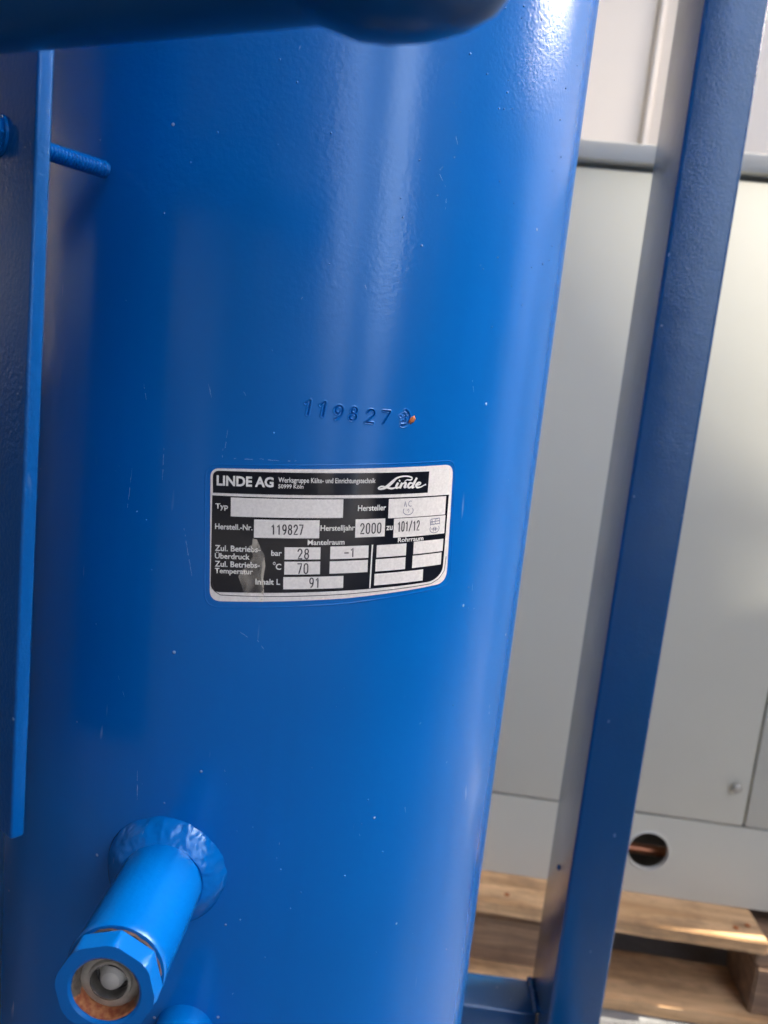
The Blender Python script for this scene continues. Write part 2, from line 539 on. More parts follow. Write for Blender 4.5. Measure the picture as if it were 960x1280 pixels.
for x in (-0.17, -0.11, 0.19, 0.25, 0.585, 0.60):
    for y in (0.03, 0.11):
        lathe("nail_head", [(0, 0.0), (0.0, 0.0042), (0.0008, 0.0038), (0.001, 0)], (x + random.uniform(-.008, .008), y + random.uniform(-.01, .01), 0.1432), (0, 0, 1), M['rust'], pal, 12)
for y in (-0.006, 0.355, 0.70):
    wb("bottom_board", -0.215, XR + 0.12, y, y + 0.11, 0.0, 0.022, M['wood_light'])

# =================================================================== BLUE STEEL FRAME
FY = rad(-2.2)
fr = thing("steel_frame", "blue painted square steel frame post and cross beam right of the tank", "frame", (0, 0.668, 0), FY)
D = 0.66
px0 = 0.3153 * D / math.cos(FY)
pw, pd = 0.0756 * D, 0.132 * D
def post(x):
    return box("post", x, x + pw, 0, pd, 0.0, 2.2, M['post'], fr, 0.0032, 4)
post(px0)
post(px0 - 0.62)
for y0 in (0.0385,):
    box("cross_beam", px0 - 0.62 + pw + 0.001, px0 - 0.001, y0, y0 + 0.048, 0.20, 0.261, M['post'], fr, 0.003, 3)
box("cross_beam", px0 - 0.62, px0 + pw, 0.001, pd - 0.001, 2.203, 2.27, M['post'], fr, 0.003, 3)
for x in (px0 + 0.004, px0 - 0.616):
    box("side_beam", x, x + pw - 0.008, -0.47, -0.001, 0.20, 0.261, M['post'], fr, 0.003, 3)
box("cross_beam", px0 - 0.62, px0 + pw, -0.52, -0.473, 0.20, 0.261, M['post'], fr, 0.003, 3)
for x in (px0 + pw / 2, px0 - 0.62 + pw / 2):
    box("foot", x - 0.02, x + 0.02, -0.515, -0.478, 0.0, 0.199, M['post'], fr, 0.003, 3)
# weld bead where the beam meets the post
bmw = bmesh.new()
for k in range(9):
    bmesh.ops.create_icosphere(bmw, subdivisions=2, radius=0.0036,
                               matrix=Matrix.Translation((px0 - 0.002 + random.uniform(-.0006, .0006), 0.042 + k * 0.0052, 0.2625)))
smooth(link("weld_bead", bmw, M['post'], fr), 180)
cbm = bmesh.new()
for k in range(8):
    zz_ = random.uniform(0.35, 1.5)
    xq = px0 + random.choice([0.002, pw - 0.002, random.uniform(0.01, pw - 0.01)])
    r_ = random.uniform(0.0006, 0.0016)
    vs_ = [cbm.verts.new((xq + r_ * math.cos(t) * random.uniform(.5, 1.2), -0.0003, zz_ + r_ * 1.7 * math.sin(t) * random.uniform(.5, 1.2))) for t in [2 * math.pi * i / 9 for i in range(9)]]
    cbm.faces.new(vs_)
M['scuff'] = plain("scuffed_paint_chip", (0.06, 0.13, 0.27), 0.5, 0, 0.3, 900)
link("paint_chips", cbm, M['scuff'], fr)['kind'] = 'stuff'
lathe("paint_run", [(0, 0), (0, 0.003), (0.001, 0.0025), (0.002, 0.001), (0.002, 0)], (px0, 0.045, 0.42), (-1, 0, 0), M['post'], fr, 20)

# =================================================================== TANK
tank = thing("pressure_tank", "upright blue painted cylindrical pressure vessel with rating plate and sight glass", "tank",
             (CX, CY, 0))
def rel(pts):
    return [(p[0] - CX, p[1] - CY, p[2]) for p in pts]

# stroke digits (unit box 0..1 wide, 0..1.6 high)
def arc(cx, cy, rx, ry, a0, a1, n=14):
    return [(cx + rx * math.cos(rad(a0 + (a1 - a0) * i / n)), cy + ry * math.sin(rad(a0 + (a1 - a0) * i / n))) for i in range(n + 1)]
DG = {
    '0': [arc(.5, 1.15, .42, .45, 0, 180) + arc(.5, .45, .42, .45, 180, 360) + [(.92, 1.15)]],
    '1': [[(.2, 1.25), (.6, 1.6), (.6, 0)]],
    '2': [arc(.5, 1.15, .42, .45, 170, -20, 16) + [(.08, 0), (.95, 0)]],
    '7': [[(.05, 1.6), (.95, 1.6), (.35, 0)]],
    '8': [arc(.5, 1.22, .36, .38, 0, 360, 22), arc(.5, .42, .42, .42, 0, 360, 22)],
    '9': [arc(.5, 1.12, .42, .48, 0, 360, 24), arc(.2, 1.0, .72, 1.0, 10, -78, 12)],
    '/': [[(.0, -.05), (.9, 1.65)]],
    '-': [[(.05, .75), (.95, .75)]],
}
DG['3'] = [arc(.5, 1.2, .38, .4, 150, -80, 14) + arc(.5, .42, .42, .42, 85, -150, 16)]

# --- shell as a grid, fine round the stamped number so the strokes are real dents
stamp = []   # list of (polyline, radius, depth)
def add_stamp(ch, s, z, w, h, tilt=0.10):
    for pl in DG[ch]:
        stamp.append(([(s + q[0] * w + q[1] / 1.6 * h * tilt, z + q[1] / 1.6 * h) for q in pl], 0.00026 + 0.00007 * math.sin(s * 900), 0.00060 + 0.00045 * max(0, (s - 0.040) / 0.015)))
mm = 0.001
for ch, s, z, w, h in (('1', 23.6, -9.7, 3.4, 5.2), ('1', 29.3, -9.8, 3.4, 5.2), ('9', 35.4, -10.4, 3.3, 5.0), ('8', 41.4, -10.3, 3.1, 4.9),
                       ('2', 48.1, -10.6, 3.5, 5.0), ('7', 54.6, -10.4, 3.3, 4.9)):
    add_stamp(ch, s * mm, z * mm, w * mm, h * mm)
sc0 = (64.4 * mm, -7.6 * mm)
stamp.append(([(sc0[0] + q[0] * mm, sc0[1] + q[1] * mm) for q in arc(0, 0, 2.5, 3.1, 80, -110, 26)], 0.0003, 0.0005))
stamp.append(([(sc0[0] + (q[0] - .5) * 1.7 * mm, sc0[1] + (q[1] - .8) * 1.9 * mm) for q in DG['3'][0]], 0.0003, 0.0004))
for q in ((1.2, 1.7), (-0.8, -1.6), (.6, -.4), (-1.5, .6)):
    stamp.append(([(sc0[0] + q[0] * mm, sc0[1] + q[1] * mm), (sc0[0] + (q[0] + .2) * mm, sc0[1] + q[1] * mm)], 0.0003, 0.0004))

def spaced(a, b, step):
    n = max(1, int(round((b - a) / step)))
    return list(np.linspace(a, b, n + 1)[:-1])
sA, sB, zA, zB = 20.5 * mm, 71.5 * mm, -13.5 * mm, -1.0 * mm
ss = spaced(-math.pi * R, sA, 0.006) + spaced(sA, sB, 0.00013) + spaced(sB, math.pi * R, 0.006)
ZB, ZT = -0.50, 0.95
zz = spaced(ZB, zA, 0.02) + spaced(zA, zB, 0.00013) + spaced(zB, ZT, 0.02) + [ZT]
sg, zg = np.meshgrid(np.array(ss), np.array(zz))
disp = np.zeros_like(sg)
fine = (sg >= sA) & (sg <= sB) & (zg >= zA) & (zg <= zB)
fs_, fz_ = sg[fine], zg[fine]
dd = np.zeros_like(fs_)
for pl, rw_, dp in stamp:
    dmin = np.full_like(fs_, 9.0)
    for (x0, y0), (x1, y1) in zip(pl[:-1], pl[1:]):
        vx, vy = x1 - x0, y1 - y0
        L2 = vx * vx + vy * vy + 1e-14
        t = np.clip(((fs_ - x0) * vx + (fz_ - y0) * vy) / L2, 0, 1)
        dmin = np.minimum(dmin, np.hypot(fs_ - x0 - t * vx, fz_ - y0 - t * vy))
    dent = -dp * np.exp(-(dmin / rw_) ** 2 * 1.1)
    rim = 0.28 * dp * np.exp(-((dmin - 2.1 * rw_) / (0.9 * rw_)) ** 2)
    dd = np.where(np.abs(dent) > np.abs(dd), dent + rim, dd + rim * 0.5)
disp[fine] = dd
ph = sg / R
X = (R + disp) * np.sin(ph)
Y = -(R + disp) * np.cos(ph)
V = np.stack([X, Y, zg + EYE], -1).reshape(-1, 3)
ns, nz = len(ss), len(zz)
i, j = np.meshgrid(np.arange(ns), np.arange(nz - 1))
i2 = (i + 1) % ns
F = np.stack([j * ns + i, j * ns + i2, (j + 1) * ns + i2, (j + 1) * ns + i], -1).reshape(-1, 4)
me = bpy.data.meshes.new("shell")
me.from_pydata(V.tolist(), [], F.tolist())
sh = link("shell", me, M['tank'], tank)
me.shade_smooth()
# domed ends, feet
dome = [(0, R)] + [(0.07 * math.sin(rad(a)), R * math.cos(rad(a))) for a in range(8, 91, 8)] + [(0.07, 0)]
lathe("end_dome", dome, (0, 0, EYE + ZT), (0, 0, 1), M['tank'], tank, 64)
lathe("end_dome", dome, (0, 0, EYE + ZB), (0, 0, -1), M['tank'], tank, 64)
for (x, y) in ((-0.09, -0.015), (0.09, -0.015), (0, 0.09)):
    lathe("foot", [(0, 0), (0, 0.016), (0.36, 0.016), (0.36, 0)], (x, y, 0.0), (0, 0, 1), M['blue'], tank, 24)
# rust speck in the stamped emblem
bm = bmesh.new()
bmesh.ops.create_icosphere(bm, subdivisions=3, radius=1)
p = on_tank(68.2 * mm, -8.0 * mm, 0.0)
n = Vector((math.sin(.0682 / R), -math.cos(.0682 / R), 0))
a_, u_, v_ = frame_axes(n)
for v in bm.verts:
    c = v.co.copy()
    kx = 1 + 0.25 * math.sin(c.x * 7 + c.z * 5)
    v.co = Vector(p) - Vector((CX, CY, 0)) + n * (c.z * 0.00035) + u_ * ((c.x * 0.0011 + c.y * 0.0006) * kx) + v_ * (c.y * 0.0016 * kx)
smooth(link("rust_spot", bm, M['rust'], tank), 180)

v2 = thing("added_dark_vessel", "unseen dark blue cylinder added behind on the left for a dark reflection", "tank", (-0.50, 0.80, 0))  # unseen cylinder added so the tank's left edge mirrors dark blue
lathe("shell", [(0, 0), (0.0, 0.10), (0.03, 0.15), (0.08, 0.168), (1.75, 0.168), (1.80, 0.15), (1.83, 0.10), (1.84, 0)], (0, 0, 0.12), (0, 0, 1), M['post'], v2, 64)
for k in range(3):
    t = rad(90 + 120 * k)
    lathe("foot", [(0, 0), (0, 0.016), (0.17, 0.016), (0.17, 0)], (0.11 * math.cos(t), 0.11 * math.sin(t), 0), (0, 0, 1), M['post'], v2, 20)

# =================================================================== RATING PLATE
TH = rad(3.9)
OS, OZ = -8.9 * mm, -34.9 * mm
def loc2w(a, b, off):
    s = OS + (a * math.cos(TH) - b * math.sin(TH)) * mm
    z = OZ + (a * math.sin(TH) + b * math.cos(TH)) * mm
    p = on_tank(s, z, off)
    return (p[0] - CX, p[1] - CY, p[2])

def wrap(me, off, da=0.0, db=0.0):
    for v in me.vertices:
        v.co = loc2w(v.co.x + da, v.co.y + db, off + v.co.z * mm)

plate = None
def grid_fill(name, outline, off, mat, parent, step=1.0):
    """filled outline (mm), cut along vertical lines so that it bends round the tank"""
    bm = bmesh.new()
    vs = [bm.verts.new((x, y, 0)) for x, y in outline]
    bm.faces.new(vs)
    xs_ = [x for x, _ in outline]
    x = math.floor(min(xs_)) + step
    while x < max(xs_):
        bmesh.ops.bisect_plane(bm, geom=bm.verts[:] + bm.edges[:] + bm.faces[:], dist=1e-5, plane_co=(x, 0, 0), plane_no=(1, 0, 0))
        x += step
    bmesh.ops.recalc_face_normals(bm, faces=bm.faces)
    if sum(f.normal.z for f in bm.faces) < 0:
        bmesh.ops.reverse_faces(bm, faces=bm.faces)
    me = bpy.data.meshes.new(name)
    bm.to_mesh(me)
    bm.free()
    wrap(me, off)
    o = link(name, me, mat, parent)
    me.shade_smooth()
    return o

def rounded(pts, rads, n=8):
    out = []
    m = len(pts)
    for i in range(m):
        p = Vector(pts[i]); a = Vector(pts[i - 1]) - p; b = Vector(pts[(i + 1) % m]) - p
        r = rads[i]
        if r <= 0:
            out.append(tuple(p)); continue
        a.normalize(); b.normalize()
        p0, p1 = p + a * r, p + b * r
        for k in range(n + 1):
            t = k / n
            q = p0 * (1 - t) ** 2 + p * 2 * t * (1 - t) + p1 * t ** 2
            out.append(tuple(q))
    return out

L0 = 0.00012
# paint film edge left round an older, larger label
film = rounded([(-2.0, 2.6), (101.8, 5.0), (103.8, -49.0), (52, -51.8), (-2.2, -53.2)], [5, 5, 6, 0, 6])
plate = grid_fill("rating_plate", rounded([(0.0, 1.2), (100.6, 3.4), (101.3, -47.6), (52, -49.6), (-0.1, -50.6)], [3.5, 4.5, 6, 0, 4.5]), L0, M['silver'], tank)
plate['label'] = "silver and black manufacturer rating plate with printed boxes"
# thin black line inside the lower rim
def ribbon(name, paths, off, mat, parent, joined=None):
    """paths: list of (points, width or list of widths), mm"""
    bm = bmesh.new()
    for pts, w in paths:
        P = [Vector((x, y, 0)) for x, y in pts]
        # densify
        Q, Wd = [], []
        ws = w if isinstance(w, (list, tuple)) else [w] * len(P)
        for i in range(len(P) - 1):
            n = max(1, int((P[i + 1] - P[i]).length / 0.9))
            for k in range(n):
                t = k / n
                Q.append(P[i].lerp(P[i + 1], t)); Wd.append(ws[i] * (1 - t) + ws[i + 1] * t)
        Q.append(P[-1]); Wd.append(ws[-1])
        if len(Q) < 2:
            continue
        prev = None
        for i, q in enumerate(Q):
            t = (Q[min(i + 1, len(Q) - 1)] - Q[max(i - 1, 0)])
            if t.length < 1e-9:
                t = Vector((1, 0, 0))
            t.normalize()
            nrm = Vector((-t.y, t.x, 0)) * Wd[i] / 2
            if i == 0:
                q = q - t * Wd[0] * 0.3
            if i == len(Q) - 1:
                q = q + t * Wd[i] * 0.3
            cur = (bm.verts.new(q - nrm), bm.verts.new(q + nrm))
            if prev:
                bm.faces.new((prev[0], cur[0], cur[1], prev[1]))
            prev = cur
    me = bpy.data.meshes.new(name)
    bm.to_mesh(me)
    bm.free()
    wrap(me, off)
    o = link(name, me, mat, parent)
    return o

def sub(pts, rads=None):
    return rounded(pts, rads or [0] * len(pts))

grid_fill("printed_header", sub([(0.9, 0.4), (88.2, 0.9), (88.0, -7.9), (1.0, -8.1)], [2.6, 0, 0, 0]), L0 + 0.00004, M['black'], plate)
grid_fill("printed_field", sub([(0.7, -9.1), (99.3, -9.3), (98.6, -42.6), (93.5, -46.0), (0.2, -46.9)], [0, 0, 3, 3, 3.6]), L0 + 0.00004, M['black'], plate)
ribbon("printed_line", [([(0.9, -43.5), (1.6, -46.4), (4.0, -48.0), (20, -48.2), (50, -47.9), (92.5, -47.0), (96.8, -45.3), (99.6, -42.2), (100.1, -36)], 0.28)],
       L0 + 0.00004, M['ink'], plate)
boxes = [(7.9, 51.0, -9.6, -16.9), (70.0, 97.8, -9.8, -17.6), (16.8, 41.85, -17.8, -24.9), (56.25, 68.8, -17.6, -24.9), (72.7, 98.1, -17.9, -25.7),
         (28.6, 42.5, -28.5, -33.3), (46.4, 62.1, -28.3, -33.35), (28.6, 42.5, -34.2, -39.3), (46.3, 62.0, -34.2, -39.2), (28.3, 52.0, -40.3, -45.2),
         (65.6, 79.0, -28.4, -33.45), (82.5, 97.8, -28.0, -33.3), (65.4, 78.9, -34.2, -39.2), (82.3, 97.3, -33.9, -39.1), (65.1, 88.0, -40.2, -45.0)]
for (a0, a1, b0, b1) in boxes:
    grid_fill("entry_box", [(a0, b0), (a1, b0), (a1, b1), (a0, b1)], L0 + 0.00008, M['silver'], plate)
grid_fill("divider", [(63.4, -28.1), (64.0, -28.1), (63.6, -46.0), (63.0, -46.0)], L0 + 0.00008, M['silver'], plate)

def text(body, a0, a1, b0, b1, bold=0.0, mat='white', off=L0 + 0.00012, name="lettering", spacing=1.0):
    """b0 top, b1 bottom of the inked box, all in mm"""
    cu = bpy.data.curves.new("t", 'FONT')
    cu.body = body
    cu.size = 1
    cu.resolution_u = 3
    cu.offset = bold
    cu.space_character = spacing
    tmp = bpy.data.objects.new("t", cu)
    COL.objects.link(tmp)
    dg = bpy.context.evaluated_depsgraph_get()
    me = bpy.data.meshes.new_from_object(tmp.evaluated_get(dg))
    bpy.data.objects.remove(tmp)
    xs_ = [v.co.x for v in me.vertices]; ys_ = [v.co.y for v in me.vertices]
    x0, x1, y0, y1 = min(xs_), max(xs_), min(ys_), max(ys_)
    for v in me.vertices:
        v.co = ((v.co.x - x0) / (x1 - x0) * (a1 - a0) + a0, (v.co.y - y0) / (y1 - y0) * (b0 - b1) + b1, 0)
    wrap(me, off)
    return link(name, me, M[mat], plate)

B = 0.016
text("LINDE AG", 2.4, 24.0, -1.3, -5.3, 0.035)
text("Werksgruppe Kälte- und Einrichtungstechnik", 25.8, 63.9, -1.3, -3.9, 0.01)
text("50999 Köln", 25.8, 35.3, -3.95, -5.55, 0.01)
text("Typ", 2.0, 6.8, -12.1, -14.8, B)
text("Herstell.-Nr.", 1.9, 16.2, -19.9, -22.1, B)
text("Hersteller", 57.0, 68.9, -12.0, -14.3, B)
text("Herstelljahr", 42.3, 56.0, -19.8, -22.7, B)
text("zu", 69.4, 72.2, -20.7, -22.5, B)
text("Mantelraum", 37.4, 52.0, -25.5, -27.6, B)
text("Rohrraum", 74.9, 87.1, -25.85, -27.75, B)
text("Zul. Betriebs-", 1.9, 19.4, -28.3, -30.6, B)
text("Überdruck", 1.9, 15.3, -30.9, -33.6, B)
text("Zul. Betriebs-", 1.9, 19.2, -34.5, -36.8, B)
text("Temperatur", 1.9, 16.6, -37.3, -40.0, B)
text("bar", 23.5, 27.5, -29.7, -31.9, B)
text("o", 24.2, 25.2, -34.3, -35.5, 0.01)
text("C", 25.3, 27.4, -35.0, -37.4, B)
text("Inhalt L", 17.6, 27.1, -41.1, -43.4, B)

def digits(txt, a0, a1, b0, b1, w=0.5):
    n = len(txt)
    adv = (a1 - a0) / n
    cw = adv * 0.68
    paths = []
    for k, ch in enumerate(txt):
        for pl in DG[ch]:
            paths.append(([(a0 + k * adv + adv * 0.16 + q[0] * cw, b1 + q[1] / 1.6 * (b0 - b1)) for q in pl], w))
    ribbon("engraved_number", paths, L0 + 0.00012, M['ink'], plate)
digits("119827", 23.0, 35.9, -19.7, -23.4)
digits("2000", 57.9, 67.5, -19.4, -23.4)
digits("101/12", 74.2, 85.0, -19.3, -23.2)
digits("28", 33.2, 38.4, -29.2, -33.0)
digits("-1", 51.7, 56.6, -29.2, -32.6)
digits("70", 33.3, 38.2, -35.0, -38.9)
digits("91", 38.1, 42.8, -40.8, -44.6)

# script logo: strokes of varying width (mm, in plate coordinates)
def LG(pts):
    return [(65.2 + x * 21.6 + (y - 0.4) * 1.2, -6.0 + y * 5.2) for x, y in pts]
def catmull(P, n=8):
    out = []
    Q = [P[0]] + list(P) + [P[-1]]
    for i in range(1, len(Q) - 2):
        p0, p1, p2, p3 = Q[i - 1], Q[i], Q[i + 1], Q[i + 2]
        for k in range(n):
            t = k / n
            out.append(tuple(0.5 * ((2 * p1[d]) + (-p0[d] + p2[d]) * t + (2 * p0[d] - 5 * p1[d] + 4 * p2[d] - p3[d]) * t * t
                                    + (-p0[d] + 3 * p1[d] - 3 * p2[d] + p3[d]) * t ** 3) for d in range(len(p0))))
    out.append(tuple(P[-1]))
    return out
def stroke(pts):     # (x, y, width)
    c = catmull(pts)
    return (LG([(p[0], p[1]) for p in c]), [p[2] * 1.3 for p in c])
logo = [
    # swash above and the L
    stroke([(.52, .60, .25), (.56, .72, .4), (.64, .70, .5), (.66, .85, .5), (.58, .98, .45), (.45, 1.0, .45), (.34, .88, .6), (.27, .60, .95), (.20, .30, 1.0), (.12, .10, .7), (.04, .06, .5),
            (.02, .16, .45), (.08, .26, .45), (.17, .18, .5), (.28, .08, .6), (.36, .14, .4)]),
    stroke([(.385, .48, .7), (.37, .25, .8), (.39, .12, .65), (.44, .18, .3)]),
    stroke([(.405, .66, .6), (.41, .68, .6)]),
    stroke([(.47, .46, .75), (.455, .12, .8)]),
    stroke([(.465, .36, .35), (.53, .50, .55), (.56, .42, .75), (.545, .16, .75), (.59, .16, .3)]),
    stroke([(.70, .44, .4), (.64, .46, .7), (.615, .25, .8), (.65, .10, .6), (.705, .22, .5)]),
    stroke([(.76, .82, .75), (.73, .45, .8), (.715, .12, .75), (.76, .14, .3)]),
    stroke([(.80, .26, .4), (.87, .34, .45), (.875, .45, .45), (.83, .47, .6), (.79, .30, .8), (.82, .11, .65), (.90, .12, .45), (.96, .24, .35), (1.0, .30, .5)]),
]
ribbon("script_logo", logo, L0 + 0.00012, M['white'], plate)
# worn inspection stamps in two boxes
mk = []
for (cx, cy, s) in ((79.0, -13.6, 1.0), (92.6, -21.9, 1.05)):
    mk.append(([(cx + q[0] * s, cy + q[1] * s) for q in arc(0, -1.3, 2.3, 1.7, 150, 390, 20)], 0.3))
    mk.append(([(cx + q[0] * s, cy + q[1] * s) for q in [(-1.9, .6), (-1.6, 2.6), (-.9, .4)]], 0.3))
    mk.append(([(cx + q[0] * s, cy + q[1] * s) for q in arc(.9, 1.6, .9, 1.1, 60, 300, 12)], 0.28))
    mk.append(([(cx + q[0] * s, cy + q[1] * s) for q in [(-.5, -1.2), (.1, -.5), (.4, -1.3), (.1, -2.0)]], 0.25))
cx, cy = 92.6, -21.9
for q in ([(-2.2, 2.8), (2.3, 3.0)], [(-2.4, 1.6), (2.4, 1.9)], [(-2.0, .5), (2.2, .7)], [(-2.6, 2.6), (-2.2, .2)], [(2.4, 2.8), (2.5, .4)],
          [(-.7, -.8), (-.6, -2.4)], [(.7, -.8), (.6, -2.4)], [(-1.6, -1.4), (1.6, -1.6)]):
    mk.append(([(cx + a, cy + b) for a, b in q], 0.32))
ribbon("inspection_stamp", mk, L0 + 0.00012, M['greyink'], plate)
# pale see-through patch painting a reflected glare on the plate's lower left
mf, nt, b = newmat("painted_glare")
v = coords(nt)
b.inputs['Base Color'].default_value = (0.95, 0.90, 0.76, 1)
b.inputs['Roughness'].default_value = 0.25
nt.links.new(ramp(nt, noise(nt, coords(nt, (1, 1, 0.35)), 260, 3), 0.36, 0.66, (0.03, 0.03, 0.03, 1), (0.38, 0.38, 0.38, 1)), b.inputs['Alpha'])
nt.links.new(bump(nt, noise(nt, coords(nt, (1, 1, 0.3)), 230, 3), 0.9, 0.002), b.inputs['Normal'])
ff = grid_fill("glare_patch", [(16.4, -25.2), (18.0, -25.6), (19.2, -28.5), (20.9, -31.5), (21.3, -36), (20.6, -41), (20.9, -46), (20.6, -50.4), (12.9, -50.6), (13.2, -47),
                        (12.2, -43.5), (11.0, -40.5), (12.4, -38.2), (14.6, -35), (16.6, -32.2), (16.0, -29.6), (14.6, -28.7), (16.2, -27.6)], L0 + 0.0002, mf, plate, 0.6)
# raised edge of the paint film round the plate
flp = film + [film[0]]
fbm = bmesh.new()
prev = None
FW = 0.35
pts = []
for (x0, y0), (x1, y1) in zip(flp[:-1], flp[1:]):
    L = math.hypot(x1 - x0, y1 - y0)
    n_ = max(1, int(L / 1.0))
    for k in range(n_):
        pts.append((x0 + (x1 - x0) * k / n_, y0 + (y1 - y0) * k / n_))
m_ = len(pts)
ring = []
for i_, (x, y) in enumerate(pts):
    tx, ty = pts[(i_ + 1) % m_][0] - pts[i_ - 1][0], pts[(i_ + 1) % m_][1] - pts[i_ - 1][1]
    l_ = math.hypot(tx, ty) or 1
    nx, ny = -ty / l_, tx / l_
    jit = random.uniform(-0.08, 0.08)
    w_ = FW * random.uniform(0.7, 1.3)
    ring.append([fbm.verts.new((x + nx * (jit + w_), y + ny * (jit + w_), -0.02)), fbm.verts.new((x + nx * jit, y + ny * jit, 0.16)),
                 fbm.verts.new((x + nx * (jit - w_), y + ny * (jit - w_), -0.02))])
for i_ in range(m_):
    a3, b3 = ring[i_], ring[(i_ + 1) % m_]
    for q in (0, 1):
        fbm.faces.new((a3[q], b3[q], b3[q + 1], a3[q + 1]))
fme = bpy.data.meshes.new("paint_edge")
fbm.to_mesh(fme)
fbm.free()
wrap(fme, 0.0)
fo = link("paint_edge", fme, M['tank'], tank)
fme.shade_smooth()

# scratches, flecks and paint nibs on the shell
SCR = [(0.4, -2.1, 2.3, -5.3), (-12.1, -2.3, -10.6, -7.2), (-3.5, -18.2, -4.0, -25.6), (-4.8, -25.7, -4.8, -29.2), (113.1, -77.6, 114.1, -82.6), (-0.4, -29.0, 7.6, -28.6), (9.2, -28.2, 16.6, -28.2), (18.3, -28.0, 23.3, -27.6), (-30.9, -160.8, -30.1, -173.5), (-42.3, -122.5, -38.7, -130.9), (-41.4, -37.6, -42.5, -55.1), (86.0, -173.6, 87.7, -179.7), (-17.8, -58.0, -13.3, -76.4), (7.2, -96.6, 11.1, -98.9), (14.2, -99.3, 17.0, -103.0), (67.2, 86.1, 71.7, 80.9), (72.5, 77.0, 72.6, 72.8), (73.6, 99.8, 74.9, 97.0), (42.3, 41.9, 43.6, 38.6), (96.0, 12.1, 98.1, 5.7), (145.8, -143.1, 147.8, -152.0), (-38.3, -4.9, -36.8, -10.8), (-28.1, -28.2, -27.9, -40.5)]
NIB = [(71.3, 110.8), (72.1, 109.7), (74.5, 108.6), (68.4, 86.5), (69.1, 87.3), (25.1, 90.8), (6.6, 84.4), (5.0, 112.6), (73.2, 137.5), (90.1, 150.1), (99.9, 154.5), (95.8, 115.7), (100.5, 117.3), (108.6, 83.4), (98.3, 89.3), (75.8, 129.4), (96.2, 126.4), (74.0, 92.2), (68.4, 77.1), (11.6, 105.9), (-65.4, 83.7), (-15.3, 86.6), (-24.8, 75.8), (137.6, 125.0), (127.3, 137.3), (139.1, 65.2), (10.6, 12.4), (28.8, 45.8), (-3.8, -165.2), (6.6, -160.6), (90.5, -38.0), (112.1, -88.8), (-54.8, -103.3), (50.8, -118.6), (99.2, -216.5), (65.3, -180.6), (40.6, -152.8), (99.8, -140.8), (80.2, -245.9), (16.7, -220.7)]
sbm = bmesh.new()
def mark(s0, z0, s1, z1, w):
    n_ = max(2, int(math.hypot(s1 - s0, z1 - z0) / 0.8))
    L_ = math.hypot(s1 - s0, z1 - z0) or 1
    nx, nz2 = -(z1 - z0) / L_, (s1 - s0) / L_
    prev = None
    for k in range(n_ + 1):
        t = k / n_
        if prev and random.random() < 0.22:
            prev = None
            continue
        ww = w * random.uniform(0.3, 1.0) * (0.35 + 0.65 * math.sin(math.pi * min(0.95, max(0.05, t))))
        jx = random.uniform(-.08, .08)
        cs, cz = s0 + (s1 - s0) * t + nx * jx, z0 + (z1 - z0) * t + nz2 * jx
        A = on_tank((cs - nx * ww) * mm, (cz - nz2 * ww) * mm, 0.00004)
        Bq = on_tank((cs + nx * ww) * mm, (cz + nz2 * ww) * mm, 0.00004)
        cur = [sbm.verts.new((q[0] - CX, q[1] - CY, q[2])) for q in (A, Bq)]
        if prev:
            sbm.faces.new((prev[0], cur[0], cur[1], prev[1]))
        prev = cur
for q in SCR:
    mark(*q, 0.10)
for k in range(36):
    s0, z0 = random.uniform(-60, 150), random.uniform(-260, 150)
    if -12 < s0 < 105 and -90 < z0 < -25:
        continue
    a0 = random.gauss(1.5, 0.5)
    L_ = random.uniform(0.3, 1.6)
    mark(s0, z0, s0 + math.cos(a0) * L_, z0 + math.sin(a0) * L_, 0.09)
M['scratch'] = plain("scuffed_pale_paint", (0.22, 0.38, 0.62), 0.5, 0, 0.2, 900)
link("scratch_marks", sbm, M['scratch'], tank)['kind'] = 'stuff'
nbm = bmesh.new()
for (s_, z_) in NIB + [(random.uniform(50, 150), random.uniform(20, 160)) for _ in range(26)] + [(random.uniform(-50, 120), random.uniform(-250, 100)) for _ in range(26)]:
    if -12 < s_ < 105 and -90 < z_ < -25:
        continue
    r_ = random.uniform(0.00018, 0.00042)
    q = on_tank(s_ * mm, z_ * mm, 0.0)
    bmesh.ops.create_icosphere(nbm, subdivisions=2, radius=r_, matrix=Matrix.Translation((q[0] - CX, q[1] - CY, q[2])))
nb_o = smooth(link("paint_nibs", nbm, M['nib'], tank), 180)
nb_o['kind'] = 'stuff'

# =================================================================== SIGHT GLASS NOZZLE (welded to the tank)
ang = 3.5
nz_s, nz_z = -15.2 * mm, -0.2022
bx, by, bz = on_tank(nz_s, nz_z)
base = Vector((bx - CX, by - CY, bz))
ax = Vector((-0.020, -0.9998, 0)).normalized()
def wob(t, s):
    return 1 + 0.02 * math.sin(2 * t + 1) + 0.008 * math.sin(5 * t + s * 100)
from mathutils import noise as mnoise
prof = [(-0.006, 0.0262), (-0.0025, 0.0252)]
for k in range(26):
    t = k / 25
    prof.append((-0.0025 + 0.0105 * (0.45 * t + 0.55 * math.sin(t * math.pi / 2)), 0.0252 - 0.0085 * (0.35 * t + 0.65 * (1 - math.cos(t * math.pi / 2)))))
prof.append((-0.006, 0.0155))
col_o = lathe("weld_collar", prof, base, ax, M['blue'], tank, 220, wob, 180, closed=True)
a_, u_, v_ = frame_axes(ax)
